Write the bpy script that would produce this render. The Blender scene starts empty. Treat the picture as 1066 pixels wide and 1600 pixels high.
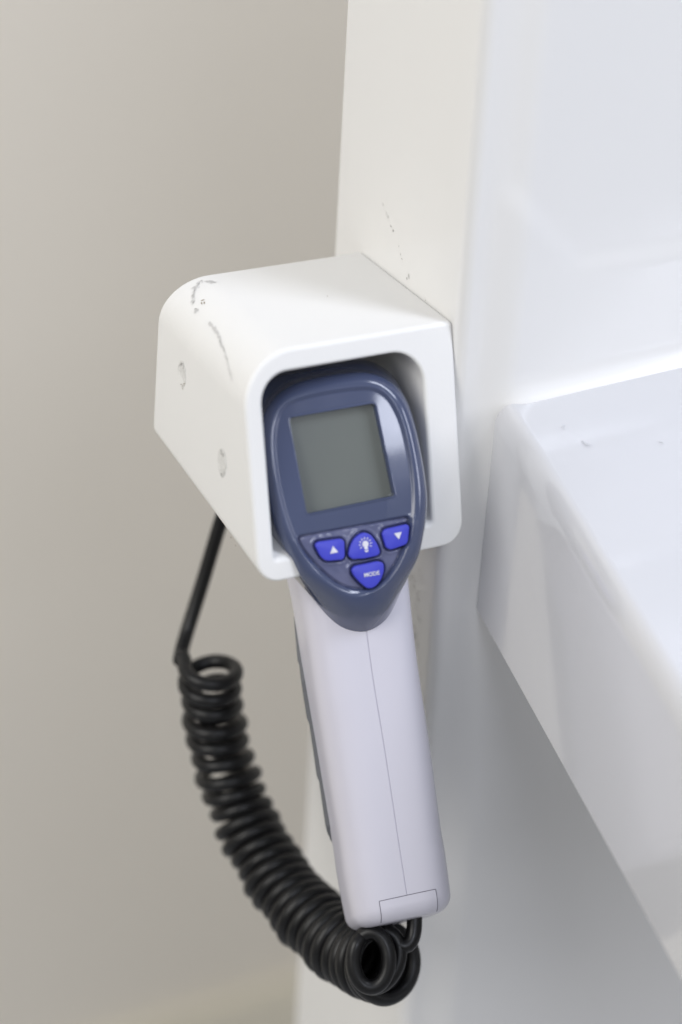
import bpy, bmesh, math, random
import numpy as np
from mathutils import Vector, Matrix

S = bpy.context.scene
COL = S.collection
MM = 0.001

# ------------------------------------------------------------------ camera
cam = bpy.data.cameras.new("camera")
cam_o = bpy.data.objects.new("camera", cam)
COL.objects.link(cam_o)
r = Vector((0.88887266, -0.45554899, 0.04879048))
u = Vector((0.17936908, 0.44401081, 0.87788446))
d = Vector((0.42158288, 0.77157599, -0.47638047))
m = Matrix((r, u, -d)).transposed().to_4x4()
m.translation = Vector((-341.02657, -558.39224, 284.19555)) * MM
cam_o.matrix_world = m
cam.sensor_fit = 'HORIZONTAL'
cam.sensor_width = 24.0
cam.lens = 3549.991 / 1066 * 24
cam.clip_start = 0.02
cam.clip_end = 50
cam.dof.use_dof = True
cam.dof.focus_distance = 0.727
cam.dof.aperture_fstop = 3.6
cam.dof.aperture_blades = 0
S.camera = cam_o

# ------------------------------------------------------------------ world: soft room light, brighter from above
world = bpy.data.worlds.new("World")
S.world = world
world.use_nodes = True
nt = world.node_tree
nt.nodes.clear()
out = nt.nodes.new("ShaderNodeOutputWorld")
bg = nt.nodes.new("ShaderNodeBackground")
tc = nt.nodes.new("ShaderNodeTexCoord")
sx = nt.nodes.new("ShaderNodeSeparateXYZ")
mr = nt.nodes.new("ShaderNodeMapRange")
mr.inputs[1].default_value = -1; mr.inputs[2].default_value = 1
cr = nt.nodes.new("ShaderNodeValToRGB")
cr.color_ramp.elements[0].position = 0.0
cr.color_ramp.elements[0].color = (0.08, 0.08, 0.085, 1)
cr.color_ramp.elements[1].position = 1.0
cr.color_ramp.elements[1].color = (0.76, 0.81, 0.92, 1)
e = cr.color_ramp.elements.new(0.46); e.color = (0.44, 0.43, 0.41, 1)
e = cr.color_ramp.elements.new(0.56); e.color = (0.74, 0.73, 0.70, 1)
nt.links.new(tc.outputs['Generated'], sx.inputs[0])
nt.links.new(sx.outputs['Z'], mr.inputs[0])
nt.links.new(mr.outputs[0], cr.inputs[0])
nt.links.new(cr.outputs[0], bg.inputs[0])
bg.inputs[1].default_value = 0.51
nt.links.new(bg.outputs[0], out.inputs[0])

# ------------------------------------------------------------------ lamps
def area(name, loc, target, sx_, sy_, power, colour):
    l = bpy.data.lights.new(name, 'AREA')
    l.shape = 'RECTANGLE'; l.size = sx_; l.size_y = sy_
    l.energy = power; l.color = colour
    o = bpy.data.objects.new(name, l); COL.objects.link(o)
    o.location = loc
    o.rotation_euler = (Vector(target) - Vector(loc)).to_track_quat('-Z', 'Y').to_euler()
    return o
area("ceiling_panel_lamp", (0.60, -0.75, 1.35), (0.05, 0, -0.05), 0.34, 0.85, 10.6, (0.82, 0.87, 1.0))
area("left_fill_lamp", (-1.15, -0.28, 0.62), (-0.10, 0.06, -0.05), 0.7, 0.9, 9.8, (1.0, 0.975, 0.93))  # unseen warm fill, added on the left to brighten side faces and wall
area("front_window_lamp", (-0.36, -1.25, 0.79), (-0.04, 0, -0.05), 0.34, 0.28, 3.5, (0.84, 0.88, 1.0))
area("side_window_lamp", (1.0, -1.10, 0.45), (-0.04, 0, -0.08), 0.4, 0.9, 7.4, (0.84, 0.87, 1.0))

S.view_settings.view_transform = 'Standard'
S.view_settings.look = 'None'
S.view_settings.exposure = 0.06
S.view_settings.gamma = 1.0
S.view_settings.use_curve_mapping = False
S.render.engine = 'CYCLES'
S.cycles.max_bounces = 10
S.cycles.use_denoising = True

# ------------------------------------------------------------------ materials
def mat(name, colour, rough=0.4, noise=0.0, nscale=60.0, bump=0.0, bscale=300.0, coat=0.0, ior=1.45,
        rough_var=0.0, colour2=None, sss=0.0):
    M = bpy.data.materials.new(name); M.use_nodes = True
    n = M.node_tree; b = n.nodes["Principled BSDF"]
    b.inputs['Roughness'].default_value = rough
    b.inputs['IOR'].default_value = ior
    b.inputs['Coat Weight'].default_value = coat
    b.inputs['Coat Roughness'].default_value = 0.04
    co = n.nodes.new("ShaderNodeTexCoord")
    if sss:
        b.inputs['Subsurface Weight'].default_value = sss
        b.inputs['Subsurface Radius'].default_value = (0.003, 0.003, 0.003)
    c = (*colour, 1)
    if noise or colour2:
        t = n.nodes.new("ShaderNodeTexNoise"); t.inputs['Scale'].default_value = nscale
        t.inputs['Detail'].default_value = 6
        n.links.new(co.outputs['Object'], t.inputs['Vector'])
        mx = n.nodes.new("ShaderNodeMix"); mx.data_type = 'RGBA'
        c2 = colour2 if colour2 else tuple(x * (1 - noise) for x in colour)
        mx.inputs[6].default_value = c; mx.inputs[7].default_value = (*c2, 1)
        n.links.new(t.outputs['Fac'], mx.inputs[0])
        n.links.new(mx.outputs[2], b.inputs['Base Color'])
    else:
        b.inputs['Base Color'].default_value = c
    if rough_var:
        t = n.nodes.new("ShaderNodeTexNoise"); t.inputs['Scale'].default_value = nscale * 1.7
        t.inputs['Detail'].default_value = 2
        n.links.new(co.outputs['Object'], t.inputs['Vector'])
        q = n.nodes.new("ShaderNodeMapRange")
        q.inputs[1].default_value = 0.2; q.inputs[2].default_value = 0.8
        q.inputs[3].default_value = rough; q.inputs[4].default_value = rough + rough_var
        n.links.new(t.outputs['Fac'], q.inputs[0]); n.links.new(q.outputs[0], b.inputs['Roughness'])
    if bump:
        t = n.nodes.new("ShaderNodeTexNoise"); t.inputs['Scale'].default_value = bscale
        t.inputs['Detail'].default_value = 4
        n.links.new(co.outputs['Object'], t.inputs['Vector'])
        q = n.nodes.new("ShaderNodeBump"); q.inputs['Strength'].default_value = bump
        q.inputs['Distance'].default_value = 0.0005
        n.links.new(t.outputs['Fac'], q.inputs['Height']); n.links.new(q.outputs[0], b.inputs['Normal'])
    return M

M_WALL = mat("beige_wall_paint", (0.89, 0.842, 0.758), 0.75, noise=0.07, nscale=2.6)
M_SKIRT = mat("grey_skirting_paint", (0.88, 0.83, 0.70), 0.6, noise=0.05, nscale=5)
M_FLOOR = mat("grey_vinyl_floor", (0.55, 0.55, 0.55), 0.5, noise=0.15, nscale=20)
M_GLOSS = mat("white_gloss_moulding", (0.79, 0.785, 0.77), 0.22, coat=0.3, noise=0.035, nscale=9, bump=0.03, bscale=90)
M_TRAY = mat("bluish_white_gloss_moulding", (0.63, 0.635, 0.66), 0.14, coat=0.7, noise=0.03, nscale=9, bump=0.03, bscale=90)
M_BOX = mat("white_satin_plastic", (0.80, 0.795, 0.775), 0.42, noise=0.03, nscale=25, bump=0.06, bscale=700, rough_var=0.12)
M_SCUFF = mat("grey_scuff", (0.48, 0.47, 0.45), 0.7, noise=0.5, nscale=900)
M_FAINT = mat("pale_scuff", (0.64, 0.63, 0.615), 0.6, noise=0.15, nscale=700)
M_SMUDGE = mat("pale_smudge", (0.64, 0.64, 0.665), 0.5, noise=0.1, nscale=700)
M_RUST = mat("brown_flecks", (0.38, 0.32, 0.24), 0.8, noise=0.4, nscale=1500)
M_PLUG = mat("worn_filler", (0.77, 0.765, 0.74), 0.6, noise=0.18, nscale=900, bump=0.7, bscale=900)
M_BLUE = mat("slate_blue_plastic", (0.058, 0.074, 0.142), 0.11, coat=0.6, noise=0.08, nscale=60, bump=0.015, bscale=260, rough_var=0.08)
M_PAD = mat("sheen_mottled_keypad_plastic", (0.040, 0.052, 0.125), 0.14, noise=0.0, nscale=160, coat=0.5, rough_var=0.15, colour2=(0.150, 0.158, 0.260))  # paler noise colour stands in for reflected sheen on the keypad
M_KEYS = mat("royal_blue_rubber", (0.050, 0.058, 0.52), 0.40, noise=0.10, nscale=300)
M_LCD = mat("lcd_glass", (0.138, 0.152, 0.142), 0.20, noise=0.12, nscale=45)
M_HANDLE = mat("lavender_white_plastic", (0.65, 0.637, 0.712), 0.26, noise=0.05, nscale=18, bump=0.03, bscale=1400)
M_BODY = mat("off_white_plastic", (0.62, 0.61, 0.60), 0.35, noise=0.03, nscale=60)
M_GRIP = mat("grey_grip_rubber", (0.15, 0.155, 0.165), 0.6, noise=0.1, nscale=400, bump=0.2, bscale=1200)
M_CORD = mat("black_cord_plastic", (0.006, 0.006, 0.0065), 0.30, noise=0.3, nscale=200, rough_var=0.15, ior=1.42)
M_PRINT = mat("white_print", (0.74, 0.74, 0.82), 0.5, noise=0.25, nscale=900)
M_DARK = mat("dark_gap", (0.02, 0.02, 0.022), 0.7, noise=0.1, nscale=500)
M_SEAM = mat("seam_shade", (0.16, 0.155, 0.19), 0.7, noise=0.1, nscale=500)

# ------------------------------------------------------------------ helpers
def obj(name, verts, faces, material, parent=None, smooth=True, sharp=None, local=None):
    me = bpy.data.meshes.new(name)
    me.from_pydata([tuple(v) for v in verts], [], faces)
    me.validate()
    bm = bmesh.new(); bm.from_mesh(me)
    bmesh.ops.recalc_face_normals(bm, faces=bm.faces)
    bm.to_mesh(me); bm.free()
    me.materials.append(material)
    if smooth:
        me.polygons.foreach_set("use_smooth", [True] * len(me.polygons))
        if sharp is not None:
            me.set_sharp_from_angle(angle=math.radians(sharp))
    o = bpy.data.objects.new(name, me); COL.objects.link(o)
    if parent is not None: o.parent = parent
    return o

def empty(name, loc=(0, 0, 0)):
    o = bpy.data.objects.new(name, None); COL.objects.link(o)
    o.location = loc; o.empty_display_size = 0.01
    return o

def tag(o, label, cat, group=None):
    o["label"] = label; o["category"] = cat
    if group: o["group"] = group
    return o

def bevel(o, width, seg=4, angle=35, weight=False):
    b = o.modifiers.new("bevel", 'BEVEL'); b.width = width; b.segments = seg
    if weight: b.limit_method = 'WEIGHT'
    else:
        b.limit_method = 'ANGLE'; b.angle_limit = math.radians(angle)
    b.harden_normals = False
    return b

def arc(cx, cy, rad, a0, a1, n):
    return [(cx + rad * math.cos(math.radians(a0 + (a1 - a0) * i / n)),
             cy + rad * math.sin(math.radians(a0 + (a1 - a0) * i / n))) for i in range(n + 1)]

def catmull(P, n_per, closed=False):
    P = np.array(P, float); N = len(P); res = []
    rng_ = range(N) if closed else range(N - 1)
    for i in rng_:
        if closed: p0, p1, p2, p3 = P[(i - 1) % N], P[i], P[(i + 1) % N], P[(i + 2) % N]
        else: p0, p1, p2, p3 = P[max(i - 1, 0)], P[i], P[i + 1], P[min(i + 2, N - 1)]
        for k in range(n_per):
            t = k / n_per
            res.append(0.5 * ((2 * p1) + (-p0 + p2) * t + (2 * p0 - 5 * p1 + 4 * p2 - p3) * t * t + (-p0 + 3 * p1 - 3 * p2 + p3) * t ** 3))
    if not closed: res.append(P[-1])
    return np.array(res)

def tube(name, path, rad, material, parent=None, sides=12, close_ends=True):
    path = np.array(path, float); N = len(path)
    T = np.gradient(path, axis=0); T /= np.linalg.norm(T, axis=1)[:, None]
    ref = np.array([0.3, 0.2, 0.93]); ref -= T[0] * (ref @ T[0]); ref /= np.linalg.norm(ref)
    V = []; F = []
    rads = rad if hasattr(rad, '__len__') else [rad] * N
    for i in range(N):
        ref = ref - T[i] * (ref @ T[i]); ref /= np.linalg.norm(ref)
        bn = np.cross(T[i], ref)
        for k in range(sides):
            a = 2 * math.pi * k / sides
            V.append(path[i] + rads[i] * (ref * math.cos(a) + bn * math.sin(a)))
    for i in range(N - 1):
        for k in range(sides):
            F.append((i * sides + k, i * sides + (k + 1) % sides, (i + 1) * sides + (k + 1) % sides, (i + 1) * sides + k))
    if close_ends:
        F.append(tuple(range(sides))); F.append(tuple((N - 1) * sides + k for k in range(sides)))
    return obj(name, V, F, material, parent, True, 50)

def sdf_poly(px, py, poly):
    """signed distance of points to a closed polygon, positive inside"""
    poly = np.array(poly, float); n = len(poly)
    dmin = np.full(px.shape, 1e9); inside = np.zeros(px.shape, bool)
    for i in range(n):
        ax, ay = poly[i]; bx, by = poly[(i + 1) % n]
        ex, ey = bx - ax, by - ay
        t = np.clip(((px - ax) * ex + (py - ay) * ey) / (ex * ex + ey * ey + 1e-12), 0, 1)
        dmin = np.minimum(dmin, np.hypot(px - ax - t * ex, py - ay - t * ey))
        c = ((ay > py) != (by > py)) & (px < (bx - ax) * (py - ay) / (by - ay + 1e-12) + ax)
        inside ^= c
    return np.where(inside, dmin, -dmin)

def sstep(x, a, b):
    t = np.clip((x - a) / (b - a), 0, 1); return t * t * (3 - 2 * t)

rnd = random.Random(4)
def flecks(name, spots, frame, material, parent, lift=0.12):
    """flat irregular worn marks lying on a surface; spots = (a, b, length, width, angle) in mm in the frame (origin, e1, e2, normal)"""
    o_, e1, e2, nn = [np.array(k, float) for k in frame]
    V = []; F = []
    for (a, b, ln, wd, an) in spots:
        k = rnd.randint(6, 9); base = len(V); idx = []
        ca, sa = math.cos(math.radians(an)), math.sin(math.radians(an))
        for j in range(k):
            t = 2 * math.pi * j / k
            q = rnd.uniform(0.55, 1.15)
            x = ln / 2 * math.cos(t) * q; y = wd / 2 * math.sin(t) * q
            V.append((o_ + e1 * (a + x * ca - y * sa) + e2 * (b + x * sa + y * ca) + nn * lift) * MM); idx.append(base + j)
        F.append(tuple(idx))
    return obj(name, V, F, material, parent, False)

# ------------------------------------------------------------------ setting: wall behind
WALL_Y = 0.62
wall = obj("wall", [(-3, WALL_Y, -1.2), (3, WALL_Y, -1.2), (3, WALL_Y, 1.8), (-3, WALL_Y, 1.8),
                    (-3, WALL_Y + 0.1, -1.2), (3, WALL_Y + 0.1, -1.2), (3, WALL_Y + 0.1, 1.8), (-3, WALL_Y + 0.1, 1.8)],
           [(0, 1, 2, 3), (4, 5, 6, 7), (0, 1, 5, 4), (1, 2, 6, 5), (2, 3, 7, 6), (3, 0, 4, 7)], M_WALL, smooth=False)
wall["kind"] = "structure"
def box_mesh(x0, x1, y0, y1, z0, z1):
    V = [(x, y, z) for z in (z0, z1) for (x, y) in ((x0, y0), (x1, y0), (x1, y1), (x0, y1))]
    return V, [(0, 1, 2, 3), (4, 5, 6, 7), (0, 1, 5, 4), (1, 2, 6, 5), (2, 3, 7, 6), (3, 0, 4, 7)]
sk = obj("skirting", *box_mesh(-3, 3, WALL_Y - 0.012, WALL_Y - 0.0005, -0.955, -0.835), M_SKIRT, smooth=False); sk["kind"] = "structure"
fl = obj("floor", *box_mesh(-3, 3, -3, WALL_Y, -1.0, -0.956), M_FLOOR, smooth=False); fl["kind"] = "structure"

# ------------------------------------------------------------------ the white machine the holder is fixed to
mach = empty("machine_housing", (0.2, 0.04, -0.6))
tag(mach, "large glossy white moulded machine housing with a projecting tray, carrying the holder", "machine")
MO = np.array([200., 40., -600.])
YB, YF, RC = 80.0, -5.0, 4.5
TRAY_Z = -27.3
def mach_mesh():
    prof = []   # (x, y, weight of the front relief)
    prof += [(0.0, YB), (0.0, 60.0), (0.0, 30.0), (0.0, 8.0)]
    prof += [(RC - RC * math.cos(t), YF + RC - RC * math.sin(t)) for t in np.linspace(0, math.pi / 2, 10)]
    xs = list(np.arange(7.5, 130, 1.6)) + [150, 200, 300, 420, 900]
    prof += [(x, YF) for x in xs]
    zs = [-620, -500, -400, -300, -200, -150, -120, -100] + list(np.arange(-90, -40, 6)) + list(np.arange(-38, -8, 0.8)) + list(np.arange(-8, 90, 1.6)) + [100, 120, 150, 200, 300, 420]
    cont = [(8.5, 600), (7.5, 58), (9.5, 46), (37, 18.5), (41, 17), (700, 14), (700, 600)]
    P = np.array(prof)
    V = []
    for z in zs:
        x = P[:, 0]; y = P[:, 1].copy(); zz = z + 0.048 * np.maximum(0, x - 14.1)
        s = sdf_poly(x, zz, cont)
        front = sstep(x, 6.0, 14.0)
        y += front * (0.9 * sstep(s, -4.0, 5.0)) * (1 if z > -15 else 0)
        # concave fillet down to the tray
        h = z - TRAY_Z
        hh = np.clip(h + 3, 3, 13)
        fil = 3.2 / 0.361 * (1 - np.sqrt(np.maximum(0, 1 - (1 - hh / 13) ** 2)))
        y -= 4.8 * sstep(x, 4.6, 20.0)
        y -= sstep(x, 11.0, 24.0) * fil * float(sstep(np.array(h), -7.0, -2.0))
        for i in range(len(x)): V.append((x[i] - MO[0], y[i] - MO[1], zz[i] - MO[2]))
    n = len(prof); F = []
    for j in range(len(zs) - 1):
        for i in range(n - 1):
            F.append((j * n + i, j * n + i + 1, (j + 1) * n + i + 1, (j + 1) * n + i))
    # closed back, right side, top and bottom
    b = len(V)
    for z in (zs[0], zs[-1]): V.append((900 - MO[0], YB - MO[1], z + 0.048 * 885.9 - MO[2]))
    F.append((0, (len(zs) - 1) * n, b + 1, b))
    F.append((n - 1, b, b + 1, (len(zs) - 1) * n + n - 1))
    F.append(tuple(range(n)) + (b,)); F.append(tuple((len(zs) - 1) * n + i for i in range(n)) + (b + 1,))
    return [np.array(v) * MM for v in V], F
v_, f_ = mach_mesh()
obj("body", v_, f_, M_GLOSS, mach, True, 40)

# tray: a thick tapering shelf sloping forward
def tray_mesh():
    A = np.array([14.1, -4.6, TRAY_Z + 2.15])           # back left top
    fwd = np.array([-0.10, -1.0, -0.26])
    B = A + fwd * 230
    Cb = A + np.array([-0.8, 0.0, -78.4])         # back left bottom
    D = Cb + np.array([-20.0, -230, -64.0])
    R_ = np.array([800.0, 0, 38.4])
    q = [A, B, B + R_, A + R_, Cb, D, D + R_, Cb + R_]
    V = [(k - MO) * MM for k in q]
    F = [(0, 1, 2, 3), (4, 5, 6, 7), (0, 1, 5, 4), (1, 2, 6, 5), (2, 3, 7, 6), (3, 0, 4, 7)]
    return V, F
v_, f_ = tray_mesh()
tray = obj("tray", v_, f_, M_TRAY, mach, True, 60)
me = tray.data
at_ = me.attributes.new("bevel_weight_edge", 'FLOAT', 'EDGE')
for e_ in me.edges:
    s_ = set(e_.vertices)
    wv = {frozenset((0, 1)): 1.0, frozenset((0, 4)): 0.5, frozenset((4, 5)): 0.2, frozenset((1, 2)): 1.0, frozenset((1, 5)): 0.5}.get(frozenset(s_), 0)
    at_.data[e_.index].value = wv
bevel(tray, 0.009, 8, weight=True)
tray.modifiers.new("wn", 'WEIGHTED_NORMAL').keep_sharp = False

SIDE = ((0 - MO[0], 0 - MO[1], 0 - MO[2]), (0, 1, 0), (0, 0, 1), (-1, 0, 0))

# ------------------------------------------------------------------ holder box
W, DP, H, TF, HB = 73.1, 60.6, 70.0, 18.1, 56.6
hold = empty("thermometer_holder", (-W / 2 * MM, 0.02, -H * MM))
tag(hold, "white plastic holder box with scuffed corner, screwed to the machine side and holding the thermometer", "holder")
HO = np.array([-W / 2, 20.0, -H])
def hp(x, z, s, off=0.0):
    """x, z on the front outline (z from 0 to -H); s = 0 front .. 1 back"""
    yf = TF / H * z
    zz = z * (1 - s * (1 - HB / H))
    return np.array([x * (1 + 0.027 * s * (-z / H)), yf + off + (DP - yf) * s, zz])
def holder_mesh():
    RO, RI, TW, LW, RW, BW = 17.0, 11.0, 6.8, 6.0, 11.3, 8.0
    ro2 = 7.5
    outer = []
    outer += [(-20.0, -H)] + arc(-ro2, -H + ro2, ro2, -90, 0, 8)
    outer += arc(-1.5, -1.5, 1.5, 0, 90, 4)
    outer += arc(-W + RO, -RO, RO, 90, 180, 14)
    outer += arc(-W + ro2, -H + ro2, ro2, 180, 270, 8)
    outer += [(-W + 14.8, -H)]
    xl, xr = -W + LW, -RW
    inner = [(-W + 14.8, -H + BW - 1)] + arc(xl + 1.2, -H + BW + 0.2, 1.2, 270, 180, 3)
    inner += arc(xl + 9, -TW - 9, 9, 180, 90, 10)
    inner += arc(xr - RI, -TW - RI, RI, 90, 0, 10)
    inner += arc(xr - 1.5, -H + BW + 1.5, 1.5, 0, -90, 3) + [(-20.0, -H + BW)]
    loop = outer + inner; n = len(loop); no = len(outer)
    V = []; F = []
    rings = [0.0, 0.06, 0.3, 0.6, 0.9]
    for s in rings:
        for (x, z) in loop: V.append((hp(x, z, s) - HO) * MM)
    for j in range(len(rings) - 1):
        for i in range(n):
            F.append((j * n + i, j * n + (i + 1) % n, (j + 1) * n + (i + 1) % n, (j + 1) * n + i))
    F.append(tuple(range(n)))
    # rear plate across the whole outline
    b = len(V)
    for s in (0.9, 1.0):
        for (x, z) in outer: V.append((hp(x, z, s) - HO) * MM)
    for i in range(no - 1):
        F.append((b + i, b + i + 1, b + no + i + 1, b + no + i))
    F.append((b + no - 1, b, b + no, b + 2 * no - 1))
    F.append(tuple(b + i for i in range(no))); F.append(tuple(b + no + i for i in range(no)))
    return V, F, n
v_, f_, nfront = holder_mesh()
shell = obj("shell", v_, f_, M_BOX, hold, True, 40)
at_ = shell.data.attributes.new("bevel_weight_edge", 'FLOAT', 'EDGE')
for e_ in shell.data.edges:
    a_, b_ = e_.vertices
    if a_ < nfront and b_ < nfront: at_.data[e_.index].value = 1.0
bevel(shell, 0.0013, 4, weight=True)
# filled screw holes on the left side
def plug(y, z, rad, rusty):
    s_p = (y + TF * 0.5) / (DP + TF * 0.5)
    V = []; F = []; c0 = np.array([-W * (1 + 0.027 * s_p * (-z / H)) - 0.05, y, z]); K = 40
    ringr = [(1.0, -0.05), (0.97, 0.05), (0.88, 0.09), (0.80, 0.0), (0.55, 0.05), (0.2, 0.02)]
    yr = 0.66
    for (q, h) in ringr:
        for k in range(K):
            t = 2 * math.pi * k / K; j = rnd.uniform(-0.05, 0.05); e_ = 1 + rnd.uniform(-0.04, 0.04)
            V.append((c0 + np.array([-(h + 0.06 + j), yr * rad * q * e_ * math.cos(t), rad * q * e_ * math.sin(t)]) - HO) * MM)
    for i in range(len(ringr) - 1):
        for k in range(K): F.append((i * K + k, i * K + (k + 1) % K, (i + 1) * K + (k + 1) % K, (i + 1) * K + k))
    F.append(tuple((len(ringr) - 1) * K + k for k in range(K)))
    o = obj("screw_plug", V, F, M_PLUG, hold, True, 50)
    def edge(t0, t1, n_, l0, l1):
        sp = []
        for k in range(n_):
            t = math.radians(rnd.uniform(t0, t1)); q = rnd.uniform(0.62, 0.95)
            sp.append((yr * rad * q * math.cos(t), rad * q * math.sin(t), rnd.uniform(l0, l1), rnd.uniform(0.2, 0.5), rnd.uniform(50, 130)))
        return sp
    fr_ = (c0 - HO, (0, 1, 0), (0, 0, 1), (-1, 0, 0))
    flecks("chipped_rim", edge(190, 275, 16, 0.3, 0.9) if rusty else edge(180, 280, 12, 0.5, 1.3), fr_, M_RUST if rusty else M_FAINT, o, 0.24)
    flecks("chipped_rim", edge(70, 120, 6, 0.6, 1.4), fr_, M_SCUFF, o, 0.24)
    flecks("chipped_rim", edge(0, 360, 9, 0.3, 0.8), fr_, M_FAINT, o, 0.22)
    return o
PLUGS = [(41.3, -24.2, True), (10.0, -40.6, False)]
for (y, z, rs) in PLUGS: plug(y, z, 4.9, rs)

# ------------------------------------------------------------------ infrared thermometer (own frame: a right, b down the handle, n outward)
O_ = np.array([-41.5868, -9.2618, -35.7903])
tl = math.radians(27.2); ph = math.radians(14)
vv = np.array([0, -math.sin(tl), -math.cos(tl)]); n0 = np.array([0, -math.cos(tl), math.sin(tl)]); X_ = np.array([1., 0, 0])
ww = math.cos(ph) * X_ + math.sin(ph) * n0
nn_ = math.cos(ph) * n0 - math.sin(ph) * X_
TB = O_ + vv * 154 + nn_ * -31
ther = empty("infrared_thermometer", TB * MM)
tag(ther, "handheld infrared thermometer with blue face, grey screen and lavender white handle, hanging in the holder", "thermometer")
def L(a, b, n): return (O_ + ww * a + vv * b + nn_ * n - TB) * MM

CA = 0.7
E_half = [(0, -26.2), (9, -25.7), (13.5, -24.6), (17.6, -22.5), (21.3, -18.8), (23.6, -14), (24.8, -7), (25.3, 1.5), (25.3, 10), (24.8, 17.5), (23.3, 24),
          (21.4, 29.5), (19.1, 35), (16.4, 40), (13.6, 45), (10.3, 50), (7.2, 53.4), (3.6, 55.4), (0, 56.1)]
K_half = [(0, -21.5), (8, -21.2), (13.5, -20.2), (17.4, -17.4), (19.7, -13), (21.1, -7), (21.7, 1.7), (21.5, 10), (20.3, 19), (18.2, 26), (14.6, 33.2), (10, 38.6), (4.8, 42.4), (0, 43.4)]
def closed(half, ca):
    return [(ca + a, b) for a, b in half] + [(ca - a, b) for a, b in half[-2:0:-1]]
Ep = catmull(closed(E_half, CA), 12, True); Kp = catmull(closed(K_half, -0.1), 12, True)
SCR = [(-14.3, -15.1), (13.3, -15.1), (14.6, 14.5), (-13.9, 15.2)]
def rounded(poly, rad, seg=5):
    P = np.array(poly, float); res = []
    for i in range(len(P)):
        p0, p1, p2 = P[i - 1], P[i], P[(i + 1) % len(P)]
        l1, l2 = np.linalg.norm(p0 - p1), np.linalg.norm(p2 - p1)
        k = min(rad, l1 * 0.45, l2 * 0.45)
        s, e_ = p1 + (p0 - p1) / l1 * k, p1 + (p2 - p1) / l2 * k
        for j in range(seg + 1):
            t = j / seg; res.append((1 - t) ** 2 * s + 2 * t * (1 - t) * p1 + t * t * e_)
    return np.array(res)
SCRp = rounded(SCR, 1.2)
PAD = [(-17.0, 21.2), (19.6, 21.2), (18.6, 25.5), (16.6, 30.5), (13.4, 35.4), (9.2, 39.4), (4.6, 41.9), (0, 42.0), (-5.0, 39.6), (-9.4, 35.0), (-13.2, 29.8), (-15.8, 25)]
PAD = [(-18.2, 21.4), (18.0, 21.4), (17.0, 25.6), (14.6, 30.6), (11.6, 35.0), (8.2, 38.6), (4.4, 40.9), (0.3, 41.6), (-4.2, 40.4), (-8.4, 37.6), (-12.0, 33.4), (-15.2, 28.6), (-17.2, 25)]
PADp = rounded(PAD, 1.6)
KEYS = {
 "up": [(-13.1, 25.0), (-12.2, 24.1), (-4.6, 24.4), (-3.7, 25.4), (-4.4, 30.2), (-5.3, 31.0), (-10.4, 30.5), (-11.9, 28.9)],
 "lamp": [(-3.2, 30.1), (-2.4, 27.6), (-0.4, 24.9), (2.6, 23.6), (5.0, 24.9), (6.5, 28.2), (6.9, 30.9), (6.0, 31.7), (2.0, 31.9), (-2.2, 31.4)],
 "down": [(8.4, 25.2), (9.4, 24.0), (16.8, 23.7), (17.5, 24.6), (16.2, 29.2), (15.3, 30.0), (10.2, 30.7), (9.0, 29.8)],
 "mode": [(-3.0, 34.6), (-1.9, 33.6), (5.8, 33.4), (7.4, 34.3), (7.2, 36.8), (5.3, 39.9), (3.1, 41.4), (1.0, 41.3), (-1.3, 38.6), (-2.7, 36.2)]}
A_tab = [(18, 19.2), (34, 18.7), (44, 17.9), (54, 17.6), (64, 17.5), (84, 17.4), (104, 17.2), (124, 16.8), (130, 17.0), (137, 16.9), (144, 16.6), (148, 16.2)]
Bd, NC, PE = 19.5, -31.5, 3.4
def hA(b): return float(np.interp(b, [k[0] for k in A_tab], [k[1] for k in A_tab]))
PAD_N = -0.5
def curv(b): return -0.0013 * (b - 14) ** 2
def head_height(a, b):
    dK = sdf_poly(a, b, Kp)
    h = 1.3 - 0.75 * sstep(dK, 0.0, 1.5) - 0.085 * np.clip(dK - 0.8, 0, 8.0) + curv(b)
    h = np.where(b > 16, np.maximum(h, 0), h) if False else h
    # bar between screen field and keypad
    h += 0.0
    dP = sdf_poly(a, b, PADp)
    inpad = sstep(dP, -0.5, 0.3)
    wav = 0.085 * np.sin(a * 0.55 + 0.3 * b) * np.cos(b * 0.5 - 0.2 * a + 1.0) + 0.02 * np.sin(a * 2.3 - b * 1.7)
    h = h * (1 - inpad) + inpad * (PAD_N + wav + curv(b))
    h -= 0.55 * np.exp(-((dP - 0.15) / 0.33) ** 2)
    h += 0.28 * np.exp(-((dP + 1.1) / 0.6) ** 2) * sstep(b, 20.5, 22.5)
    for k in KEYS.values():
        dk = sdf_poly(a, b, rounded(k, 1.2))
        h -= 1.25 * sstep(dk, -0.62, -0.30)
        h += 0.16 * np.exp(-((dk + 1.15) / 0.35) ** 2)
    dS = sdf_poly(a, b, SCRp)
    h = h + (-4.4 - h) * sstep(dS, -0.12, 0.25)
    return h
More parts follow.
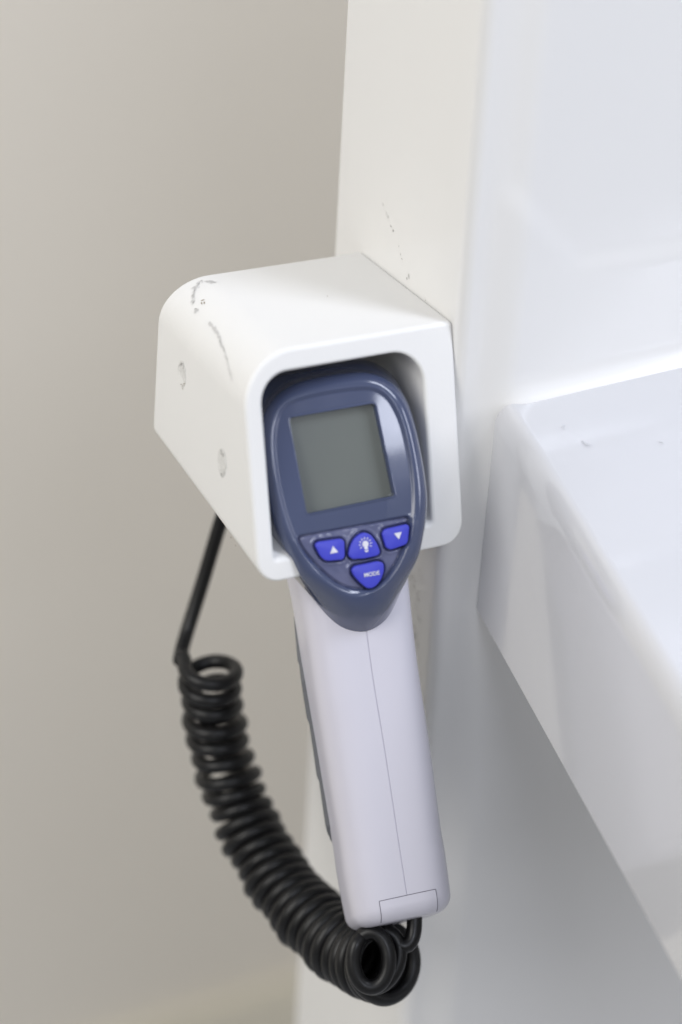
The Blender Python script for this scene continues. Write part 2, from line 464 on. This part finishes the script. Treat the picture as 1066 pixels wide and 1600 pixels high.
def head_mesh():
    NA = 560; c = np.array([0.3, 9.0])
    th = np.linspace(0, 2 * math.pi, NA, endpoint=False)
    def radial(poly):
        q = poly - c; an = np.unwrap(np.arctan2(q[:, 1], q[:, 0]))
        if an[-1] < an[0]: an = an[::-1]; q = q[::-1]
        rr = np.hypot(q[:, 0], q[:, 1])
        an3 = np.concatenate([an - 2 * math.pi, an, an + 2 * math.pi]); r3 = np.concatenate([rr] * 3)
        o = np.argsort(an3); return np.interp(th, an3[o], r3[o])
    rK, rE = radial(Kp), radial(Ep)
    V = []; F = []
    NI = 170
    ii = [math.sqrt(0.02 + 0.98 * k / NI) if False else (0.02 + 0.98 * k / NI) for k in range(NI + 1)]
    for s in ii:
        a = c[0] + rK * s * np.cos(th); b = c[1] + rK * s * np.sin(th)
        h = head_height(a, b)
        for k in range(NA): V.append(L(a[k], b[k], h[k]))
    rim = 1.3
    for s in np.sin(np.linspace(0, math.pi / 2, 15))[1:]:
        rr = rK + (rE - rK) * s
        a = c[0] + rr * np.cos(th); b = c[1] + rr * np.sin(th)
        be = c[1] + rE * np.sin(th)
        nE = -5.5 - 6.5 * sstep(be, 30, 56)
        cw = sstep(be, 34, 49)
        nEc = np.full(be.shape, -12.5)
        nE2 = nE * (1 - cw) + nEc * cw
        rb = rim + curv(b)
        h = (rb + (nE2 - rb) * (1 - np.sqrt(np.maximum(0, 1 - s ** 2)))) * (1 - cw) + cw * (rb + (nE2 - rb) * (0.25 * s + 0.75 * s ** 2.2))
        if abs(s - 1) < 1e-6: nE_last = h.copy()
        # soft bead just outside the crest on the chin
        for k in range(NA): V.append(L(a[k], b[k], h[k]))
    for (ex, n_) in ((0.35, -9), (0.9, -14), (1.2, -19), (1.0, -24), (-0.5, -26)):
        bq = c[1] + rE * np.sin(th)
        rr = rE + ex * (1 - sstep(bq, 30, 50)) + (1 - sstep(bq, -26, -2)) * 3.6 * min(1.0, (abs(n_) - 6) / 10) - 2.5 * sstep(bq, 22, 34) * max(0, (abs(n_) - 12) / 12)
        a = c[0] + rr * np.cos(th); b = c[1] + rr * np.sin(th)
        h = np.minimum(n_, nE_last - 0.5 * (abs(n_) - 8))
        for k in range(NA): V.append(L(a[k], b[k], h[k]))
    nr = len(V) // NA
    for j in range(nr - 1):
        for k in range(NA):
            F.append((j * NA + k, j * NA + (k + 1) % NA, (j + 1) * NA + (k + 1) % NA, (j + 1) * NA + k))
    F.append(tuple(range(NA)))
    KP = (NI + 1) * NA
    cen = np.array([[0.0, 0.0]] * 0)
    return V, F, (rE, th, c)
v_, f_, (rE, th, hc) = head_mesh()
face = obj("face_housing", v_, f_, M_BLUE, ther, True, 55)
bmk = bmesh.new(); bmk.from_mesh(face.data)
def ab_of(co):
    q = np.array(co) / MM + TB - O_
    return q @ ww, q @ vv, q @ nn_
cl = [ab_of(f.calc_center_median()) for f in bmk.faces]
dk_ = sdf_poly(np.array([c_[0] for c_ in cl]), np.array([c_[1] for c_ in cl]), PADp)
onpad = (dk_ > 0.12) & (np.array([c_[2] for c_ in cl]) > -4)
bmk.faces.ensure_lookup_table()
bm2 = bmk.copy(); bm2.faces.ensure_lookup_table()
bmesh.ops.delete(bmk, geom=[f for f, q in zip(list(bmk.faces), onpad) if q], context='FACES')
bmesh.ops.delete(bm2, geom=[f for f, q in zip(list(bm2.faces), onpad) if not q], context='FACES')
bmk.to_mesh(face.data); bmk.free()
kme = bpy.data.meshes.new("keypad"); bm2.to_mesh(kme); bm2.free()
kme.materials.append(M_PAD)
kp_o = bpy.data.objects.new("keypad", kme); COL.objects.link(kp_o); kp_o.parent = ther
# pale rear body of the head, running into the holder
V = []; F = []; NA = len(th)
for (ex, n_) in ((-1.5, -17), (0.6, -18.2), (1.0, -19), (1.1, -26), (0.4, -34), (-1.5, -42), (-5, -46), (-20, -46.2)):
    chin = sstep(hc[1] + rE * np.sin(th), 14, 32)
    rr = np.maximum(rE + ex - chin * 10, 3) + (1 - sstep(hc[1] + rE * np.sin(th), -26, -2)) * 3.6 * min(1.0, (46 - abs(n_)) / 20)
    for k in range(NA): V.append(L(hc[0] + rr[k] * math.cos(th[k]), hc[1] + rr[k] * math.sin(th[k]) , n_))
nr = len(V) // NA
for j in range(nr - 1):
    for k in range(NA): F.append((j * NA + k, j * NA + (k + 1) % NA, (j + 1) * NA + (k + 1) % NA, (j + 1) * NA + k))
F.append(tuple(range(NA))); F.append(tuple((nr - 1) * NA + k for k in range(NA)))
obj("head_body", V, F, M_BODY, ther, True, 50)

def prism(name, poly, n_lo, n_hi, material, parent, dome=0.0, rnd_=0.0):
    P = np.array(poly, float); c = P.mean(axis=0); V = []; F = []; n = len(P)
    levels = [(0.0, n_lo)]
    if rnd_ > 0:
        for t in np.linspace(0, math.pi / 2, 6): levels.append((rnd_ * (1 - math.cos(t)), n_hi - rnd_ + rnd_ * math.sin(t)))
        for q in (0.35, 0.7, 0.95): levels.append((None, q))
    else: levels.append((0.0, n_hi))
    size = np.abs(P - c).max()
    for (ins, h) in levels:
        if ins is None:
            k = (1 - rnd_ / size) * (1 - h)
            for p in P:
                q = c + (p - c) * k; V.append(L(q[0], q[1], n_hi + dome * (1 - (1 - h) ** 2)))
        else:
            k = 1 - ins / size
            for p in P:
                q = c + (p - c) * k; V.append(L(q[0], q[1], h))
    m = len(levels)
    for j in range(m - 1):
        for i in range(n): F.append((j * n + i, j * n + (i + 1) % n, (j + 1) * n + (i + 1) % n, (j + 1) * n + i))
    F.append(tuple(range(n))); F.append(tuple((m - 1) * n + i for i in range(n)))
    return obj(name, V, F, material, parent, True, 50)

scr = prism("screen", rounded([(-14.2, -15.0), (13.2, -15.0), (14.5, 14.4), (-13.8, 15.1)], 1.1), -4.6, -3.9, M_LCD, ther)
# clean raised edge round the display opening
cS = SCRp.mean(axis=0); V = []; F = []; nS = len(SCRp)
def off_(p, k): v_ = p - cS; return cS + v_ * (1 + k / np.linalg.norm(v_))
hs_ = head_height(np.array([off_(p, 1.0)[0] for p in SCRp]), np.array([off_(p, 1.0)[1] for p in SCRp]))
for (k, dz) in ((0.75, -0.10), (0.5, 0.05), (0.05, 0.05), (-0.12, -0.10), (-0.2, None)):
    for p, h_ in zip(SCRp, hs_):
        q = off_(p, k); V.append(L(q[0], q[1], -4.5 if dz is None else h_ + dz))
for j in range(4):
    for i in range(nS): F.append((j * nS + i, j * nS + (i + 1) % nS, (j + 1) * nS + (i + 1) % nS, (j + 1) * nS + i))
obj("screen_frame", V, F, M_BLUE, ther, True, 40)
key_o = {}
for k, poly in KEYS.items():
    key_o[k] = prism("button", rounded(poly, 1.2), -1.8, 0.45, M_KEYS, ther, dome=0.25, rnd_=0.45)
TOPN = 0.80
def flat(name, polys, n_, material, parent, th_=0.08):
    V = []; F = []
    for P in polys:
        b = len(V); n = len(P)
        for q in (n_ - th_, n_):
            for p in P: V.append(L(p[0], p[1], q))
        F.append(tuple(b + n + i for i in range(n)))
        for i in range(n): F.append((b + i, b + (i + 1) % n, b + n + (i + 1) % n, b + n + i))
    return obj(name, V, F, material, parent, False)
tri = lambda cx, cy, s, sg: [(cx - s, cy + sg * s * 0.75), (cx + s, cy + sg * s * 0.75), (cx, cy - sg * s * 0.95)]
flat("arrow_symbol", [tri(-7.6, 27.4, 1.3, 1)], TOPN + 0.06, M_PRINT, key_o["up"])
flat("arrow_symbol", [tri(13.3, 26.7, 1.25, -1)], TOPN + 0.06, M_PRINT, key_o["down"])
bc = (2.6, 27.4)
bulb = [(bc[0] + 1.0 * math.cos(t), bc[1] + 1.0 * math.sin(t)) for t in np.linspace(math.radians(125), math.radians(415), 18)]
polys = [bulb + [(bc[0] + 0.55, bc[1] + 1.7), (bc[0] - 0.55, bc[1] + 1.7)],
         [(bc[0] - 0.6, bc[1] + 2.0), (bc[0] + 0.6, bc[1] + 2.0), (bc[0] + 0.45, bc[1] + 2.5), (bc[0] - 0.45, bc[1] + 2.5)]]
for t in range(150, 391, 30):
    ct, st = math.cos(math.radians(t)), math.sin(math.radians(t))
    a0, a1, hw = 1.4, 2.15, 0.13
    polys.append([(bc[0] + a0 * ct - hw * st, bc[1] + a0 * st + hw * ct), (bc[0] + a1 * ct - hw * st, bc[1] + a1 * st + hw * ct),
                  (bc[0] + a1 * ct + hw * st, bc[1] + a1 * st - hw * ct), (bc[0] + a0 * ct + hw * st, bc[1] + a0 * st - hw * ct)])
flat("lamp_symbol", polys, TOPN + 0.06, M_PRINT, key_o["lamp"])
def lettering(name, text, size, a, b, n_, parent):
    cu = bpy.data.curves.new(name, 'FONT'); cu.body = text; cu.size = size; cu.align_x = 'CENTER'; cu.align_y = 'CENTER'
    cu.extrude = 0.03; cu.offset = 0.035
    t = bpy.data.objects.new(name, cu); COL.objects.link(t)
    bpy.context.view_layer.update()
    me = bpy.data.meshes.new_from_object(t.evaluated_get(bpy.context.evaluated_depsgraph_get()))
    bpy.data.objects.remove(t); bpy.data.curves.remove(cu)
    for vtx in me.vertices:
        x, y, z = vtx.co
        vtx.co = Vector(L(a + x, b - y, n_ + z))
    me.materials.clear(); me.materials.append(M_PRINT)
    o = bpy.data.objects.new(name, me); COL.objects.link(o); o.parent = parent
    return o
lettering("lettering", "MODE", 1.75, 3.0, 37.0, TOPN + 0.05, key_o["mode"])

# handle: lofted sections
def hsec(b, t, inset=0.0, sc=1.0):
    A = hA(b) - inset; B = Bd - inset
    ct, st = math.cos(t), math.sin(t)
    pe_ = float(np.interp(b, [30, 50, 85], [4.2, 3.9, PE]))
    q = (abs(ct) ** pe_ + abs(st) ** pe_) ** (-1 / pe_)
    return 0.4 + 1.0 * (1 - float(sstep(np.array(b), 36, 76))) - 0.7 * float(sstep(np.array(b), 84, 144)) + A * q * ct * sc, NC + B * q * st * sc
def slant(b, n): return 0.30 * (-12.5 - n) * float(sstep(np.array(b), 100, 148))
ts = []
for k in range(120):
    ts.append(2 * math.pi * k / 120 + 0.0001)
g = 0.011
ts = sorted([t for t in ts if abs(t - math.pi / 2) > 0.03] + [math.pi / 2 + s for s in (-0.022, -g, -g * 0.8, g * 0.8, g, 0.022)])
def handle_mesh():
    V = []; F = []; n = len(ts)
    bs = list(np.arange(18, 144, 2.0)) + [144.0]
    rings = [(b, 0.0) for b in bs]
    RB = 5.0
    for a in np.linspace(0, math.pi / 2, 9)[1:]: rings.append((144 + RB * math.sin(a), RB * (1 - math.cos(a))))
    for (b, ins) in rings:
        for t in ts:
            a, nq = hsec(b, t, ins)
            if abs(t - math.pi / 2) < g * 0.9 and b < 143: nq -= 0.26
            V.append(L(a, b + slant(b, nq), nq))
    for sc in (0.7, 0.35):
        for t in ts:
            a, nq = hsec(149, t, RB, sc); V.append(L(a, 149 + slant(149, nq), nq))
    m = len(V) // n
    for j in range(m - 1):
        for i in range(n): F.append((j * n + i, j * n + (i + 1) % n, (j + 1) * n + (i + 1) % n, (j + 1) * n + i))
    F.append(tuple(range(n))); F.append(tuple((m - 1) * n + i for i in range(n)))
    return V, F
v_, f_ = handle_mesh()
hnd = obj("handle", v_, f_, M_HANDLE, ther, True, 42)
# grey rubber grip round the front of the handle
V = []; F = []
gt = np.linspace(math.radians(197), math.radians(343), 40)
gb = list(np.arange(45, 129.1, 1.0))
for lay, lift in ((0, 0.0), (1, 1.0)):
    for b in gb:
        endf = float(min(1, (b - 45) / 26, (129 - b) / 9)); endf = max(endf, 0)
        saw = ((b - 47) % 19.3) / 19.3
        up = (0.85 + 0.5 * (saw if saw < 0.93 else (1 - saw) / 0.07 * 0.93)) * endf ** 0.7 if lay else -0.8
        for t in gt:
            t2 = math.radians(270) + (t - math.radians(270)) * (0.55 + 0.45 * endf ** 0.6)
            a, nq = hsec(b, t2, -up); V.append(L(a, b, nq))
n = len(gt); mB = len(gb)
for lay in (0, 1):
    o0 = lay * n * mB
    for j in range(mB - 1):
        for i in range(n - 1): F.append((o0 + j * n + i, o0 + j * n + i + 1, o0 + (j + 1) * n + i + 1, o0 + (j + 1) * n + i))
q = n * mB
for j in range(mB - 1):
    F.append((j * n, (j + 1) * n, q + (j + 1) * n, q + j * n)); F.append((j * n + n - 1, (j + 1) * n + n - 1, q + (j + 1) * n + n - 1, q + j * n + n - 1))
for i in range(n - 1):
    F.append((i, i + 1, q + i + 1, q + i)); F.append(((mB - 1) * n + i, (mB - 1) * n + i + 1, q + (mB - 1) * n + i + 1, q + (mB - 1) * n + i))
obj("grip", V, F, M_GRIP, ther, True, 40)
# battery latch at the foot of the handle: a cover with a dark gap round it
def handle_pt(a, b, lift):
    """point on the back of the handle near its foot, rounded end included"""
    ins = 0.0; bb = b
    if b > 144:
        q_ = min((b - 144) / 5.0, 0.999); ins = 5.0 * (1 - math.sqrt(1 - q_ * q_))
    A = hA(bb) - ins; B = Bd - ins
    k = min(abs(a - (0.4 - 0.7 * float(sstep(np.array(b), 84, 144)))) / A, 0.999)
    nq = NC + B * (1 - k ** PE) ** (1 / PE)
    return L(a, b + slant(b, nq), nq + lift)
def patch(name, a0, a1, b0, b1, lift, material, parent, na=26, nb=16):
    V = []; F = []
    for j in range(nb + 1):
        for i in range(na + 1): V.append(handle_pt(a0 + (a1 - a0) * i / na, b0 + (b1 - b0) * j / nb, lift))
    for j in range(nb):
        for i in range(na): F.append((j * (na + 1) + i, j * (na + 1) + i + 1, (j + 1) * (na + 1) + i + 1, (j + 1) * (na + 1) + i))
    return obj(name, V, F, material, parent, True)
latch = patch("battery_cover", -9.4, 9.4, 141.6, 148.6, 0.10, M_HANDLE, ther)
def line_on_handle(a0, b0, a1, b1, n_=24):
    return [handle_pt(a0 + (a1 - a0) * i / n_, b0 + (b1 - b0) * i / n_, 0.10) for i in range(n_ + 1)]
tube("cover_gap", line_on_handle(-9.4, 148.4, -9.4, 141.6) + line_on_handle(-9.4, 141.6, 9.4, 141.6)[1:] + line_on_handle(9.4, 141.6, 9.4, 148.6)[1:], 0.00011, M_SEAM, latch, 8)

# ------------------------------------------------------------------ coiled cord
rC = np.array(r); uC = np.array(u); dC = np.array(d); CC = np.array([-341.02657, -558.39224, 284.19555]); FPX = 3549.991
def P(px, py, depth):
    return CC + (rC * (px - 533) / FPX - uC * (py - 800) / FPX + dC) * depth
axis_px = [(329, 1036, 788), (333, 1100, 797), (347, 1180, 804), (374, 1262, 806), (412, 1336, 800), (456, 1402, 790), (510, 1456, 776), (558, 1491, 762), (606, 1507, 747)]
AX = catmull([P(*k) for k in axis_px], 40)
seg = np.linalg.norm(np.diff(AX, axis=0), axis=1); s_ = np.concatenate([[0], np.cumsum(seg)]); LEN = s_[-1]
def axis_at(s):
    return np.array([np.interp(s, s_, AX[:, k]) for k in range(3)])
# pitch: loose at the top, tight below
ds = 0.12; ang = 0.0; pts = []; rads_h = []
ss = np.arange(0, LEN, ds)
ref = np.array(-dC, float)
prevT = None
phase = math.radians(100)
for s in ss:
    c0 = axis_at(s); T = axis_at(min(s + 1.5, LEN)) - axis_at(max(s - 1.5, 0)); T /= np.linalg.norm(T)
    ref = ref - T * (ref @ T); ref /= np.linalg.norm(ref); bn = np.cross(T, ref)
    pitch = np.interp(s, [0, 50, 72, LEN], [7.7, 6.7, 5.4, 5.15])
    R = np.interp(s, [0, 25, LEN * 0.6, LEN], [8.8, 8.8, 9.8, 11.4])
    wob = 0.5 * math.sin(s * 0.31) + 0.35 * math.sin(s * 0.83 + 1)
    sub = 3
    t = ang + phase
    pts.append(c0 + (ref * math.cos(t) + bn * math.sin(t)) * (R + wob * 0.9) + T * wob * (0.55 if s < 22 else 0.25))
    ang -= 2 * math.pi * ds / pitch
pts = np.array(pts)
# straight lead from the back of the holder down to the first turn
lead = catmull([P(392, 640, 772), P(372, 735, 782), P(345, 815, 790), P(318, 905, 796), P(296, 975, 798), P(285, 1012, 795), P(281, 1035, 791), pts[0] + (pts[0] - pts[12]) * 0.4, pts[0]], 16)
# from the last turn: one open loop in front and up into the handle foot
# the last, smaller turn in front, then a short bend up into the handle
pe = pts[-1]; q_ = pe - CC; de = q_ @ dC
ex, ey = 533 + FPX * (q_ @ rC) / de, 800 - FPX * (q_ @ uC) / de
a0 = math.atan2(ey - 1507, ex - 606)                      # image angle, y down: clockwise = increasing
a_end = a0 + 2 * math.pi * 1.55
a_end += (math.radians(-70) - a_end) % (2 * math.pi)
tail = []
r0 = math.hypot(ex - 606, ey - 1507)
for k in range(1, 91):
    t = k / 90; t2 = min(1.0, t / 0.42); t2 = t2 * t2 * (3 - 2 * t2)
    an = a0 + (a_end - a0) * t
    rx, ry = r0 + (28 - r0) * t2, r0 + (44 - r0) * t2
    cx_, cy_ = 606 + (580 - 606) * t2, 1507 + (1500 - 1507) * t2
    tail.append(P(cx_ + rx * math.cos(an), cy_ + ry * math.sin(an), de + (734 - de) * min(1, t * 1.5) + 8 * max(0, t - 0.92) / 0.08))
up_ = catmull([tail[-2], tail[-1]] + [P(*k) for k in [(602, 1449, 743), (613, 1463, 741), (624, 1477, 740), (636, 1479, 740), (646, 1462, 741), (648, 1430, 742), (646, 1395, 744)]], 10)[11:]
tail = np.array(tail)
whole = np.concatenate([lead[:-1], pts[::2], tail, up_])
# even resampling
dd = np.concatenate([[0], np.cumsum(np.linalg.norm(np.diff(whole, axis=0), axis=1))])
NS = int(dd[-1] / 1.1)
sm = np.stack([np.interp(np.linspace(0, dd[-1], NS), dd, whole[:, k]) for k in range(3)], 1)
for _ in range(2): sm[1:-1] = 0.25 * sm[:-2] + 0.5 * sm[1:-1] + 0.25 * sm[2:]
cord = tube("coiled_cord", sm * MM, 2.55 * MM, M_CORD, None, 12)
tag(cord, "black coiled cord looping from behind the holder to the foot of the thermometer handle", "cord")

# ------------------------------------------------------------------ wear
def spots_along(pts, n_per, jit, l0, l1, aspect=0.4, ang=None):
    sp = []
    for (a, b) in pts:
        for _ in range(n_per):
            l = rnd.uniform(l0, l1)
            sp.append((a + rnd.uniform(-jit, jit), b + rnd.uniform(-jit, jit), l, l * rnd.uniform(aspect * 0.6, aspect * 1.3), rnd.uniform(0, 180) if ang is None else ang + rnd.uniform(-25, 25)))
    return sp
# broken scratch on the machine side above the holder, flaked patch below it, scuffs on the tray
frame_side = (-MO, (0, 1, 0), (0, 0, 1), (-1, 0, 0))
flecks("scuff_mark", spots_along([(49.2, 21.3), (46.3, 19.3), (45.2, 18.0)], 2, 0.5, 0.8, 1.8, 0.2, 52), frame_side, M_FAINT, mach)
flecks("scuff_mark", spots_along([(42.8, 16.1), (41.4, 14.7), (36.5, 11.2), (35.4, 8.8), (33.9, 7.6), (30.2, 2.9), (17.2, 0.7)], 2, 0.6, 0.5, 1.3, 0.4, 60) + [(29.0, 3.9, 2.2, 0.55, 62)], frame_side, M_SCUFF, mach)
flecks("flaked_patch", spots_along([(12.7, -100.2), (9.0, -104.4), (6.8, -110.8), (6.9, -96.3), (8.9, -118.3), (7.6, -121.4), (9.0, -132.1)], 7, 2.3, 0.5, 1.7, 0.5), frame_side, M_FAINT, mach)
flecks("flaked_patch", spots_along([(11.7, -100.2), (8.0, -104.4), (6.8, -110.8), (8.9, -119.3)], 3, 1.8, 0.4, 0.9, 0.5), frame_side, M_SCUFF, mach)
tN = np.array([-0.0464, -0.2470, 0.9679])
tE1 = np.array([1, 0, 0.048]); tE1 /= np.linalg.norm(tE1); tE2 = np.cross(tN, tE1)
def tray_ab(p): q = np.array(p) - np.array([14.1, -13, -27.3]); return (q @ tE1, q @ tE2)
frame_tray = (np.array([14.1, -13, -27.3]) - MO, tE1, tE2, tN)
for sp_, n_ in (((30.7, -34.9, -32.1), 9), ((27.7, -26.2, -30.0), 4), ((54.6, -42.6, -32.9), 3)):
    flecks("smudge", spots_along([tray_ab(sp_)], n_, 1.0, 0.5, 1.9, 0.5), frame_tray, M_SMUDGE, mach, 0.25)
# scuffs that run over the rounded shoulder of the holder: (arc length round the outline from the top, depth share)
RO_ = 17.0
def shoulder(tau, s):
    AL = RO_ * math.pi / 2
    if tau < 0: x, z, nx, nz = -W + RO_ - tau, 0, 0, 1
    elif tau < AL:
        a = math.pi / 2 + tau / RO_; x, z, nx, nz = -W + RO_ + RO_ * math.cos(a), -RO_ + RO_ * math.sin(a), math.cos(a), math.sin(a)
    else: x, z, nx, nz = -W, -RO_ - (tau - AL), -1, 0
    nrm = np.array([nx, 0, nz]); t1 = np.array([nz, 0, -nx])
    return hp(x, z, s), nrm, np.array([0, 1, 0]), np.cross(nrm, [0, 1, 0])
def shoulder_flecks(name, items, material):
    V = []; F = []
    for (tau, s, ln, wd, an) in items:
        p, nrm, e1, e2 = shoulder(tau, s); base = len(V); k = rnd.randint(6, 9)
        ca, sa = math.cos(math.radians(an)), math.sin(math.radians(an))
        for j in range(k):
            t = 2 * math.pi * j / k; q = rnd.uniform(0.55, 1.15)
            x = ln / 2 * math.cos(t) * q; y = wd / 2 * math.sin(t) * q
            V.append((p + e1 * (x * ca - y * sa) + e2 * (x * sa + y * ca) + nrm * 0.14 - HO) * MM)
        F.append(tuple(range(base, base + k)))
    return obj(name, V, F, material, hold, False)
def jit(items, n_, jt, l0, l1, asp):
    res = []
    for (tau, s, an) in items:
        for _ in range(n_):
            l = rnd.uniform(l0, l1); res.append((tau + rnd.uniform(-jt, jt), s + rnd.uniform(-jt, jt) / 60, l, l * rnd.uniform(asp * 0.6, asp * 1.2), an + rnd.uniform(-20, 20)))
    return res
shoulder_flecks("scuff_mark", jit([(4.2, 0.95, 120), (6.0, 0.925, 120), (7.8, 0.9, 115), (9.7, 0.86, 110), (11.8, 0.8, 100)], 5, 0.6, 0.5, 1.8, 0.18) + jit([(12.5, 0.74, 40)], 5, 0.9, 0.4, 1.0, 0.5), M_SCUFF)
shoulder_flecks("scuff_mark", jit([(5.0, 0.94, 120), (7.0, 0.91, 118), (8.8, 0.88, 112), (10.8, 0.83, 105), (12.5, 0.74, 40), (2.0, 0.92, 60), (1.2, 0.9, 60)], 7, 1.0, 0.8, 2.2, 0.35), M_FAINT)
shoulder_flecks("scuff_mark", jit([(9.0, 0.775, 20), (9.4, 0.75, 160)], 3, 0.6, 0.7, 1.8, 0.3), M_RUST)
for it in ((75.5, 0.24, 20), (76.2, 0.2, 30), (-28.1, 0.52, 0)):
    shoulder_flecks("chip", [(it[0], it[1], 0.8, 0.5, it[2])], M_RUST)
band = []
for k in range(34):
    t = k / 33; tau = np.interp(t, [0, 0.3, 0.6, 1], [12.6, 13.4, 15.6, 20.4]); sv = np.interp(t, [0, 0.3, 0.6, 1], [0.57, 0.46, 0.33, 0.17])
    band.append((tau + rnd.uniform(-0.25, 0.25), sv, rnd.uniform(1.4, 3.0), rnd.uniform(0.3, 0.8) * (1.6 if t < 0.4 else 0.75), 150 + rnd.uniform(-12, 12)))
shoulder_flecks("scuff_mark", band, M_FAINT)
shoulder_flecks("scuff_mark", jit([(14.6, 0.40, 150), (15.6, 0.33, 150), (17.5, 0.26, 150), (19.8, 0.19, 150)], 2, 0.25, 0.8, 2.0, 0.15), M_SCUFF)
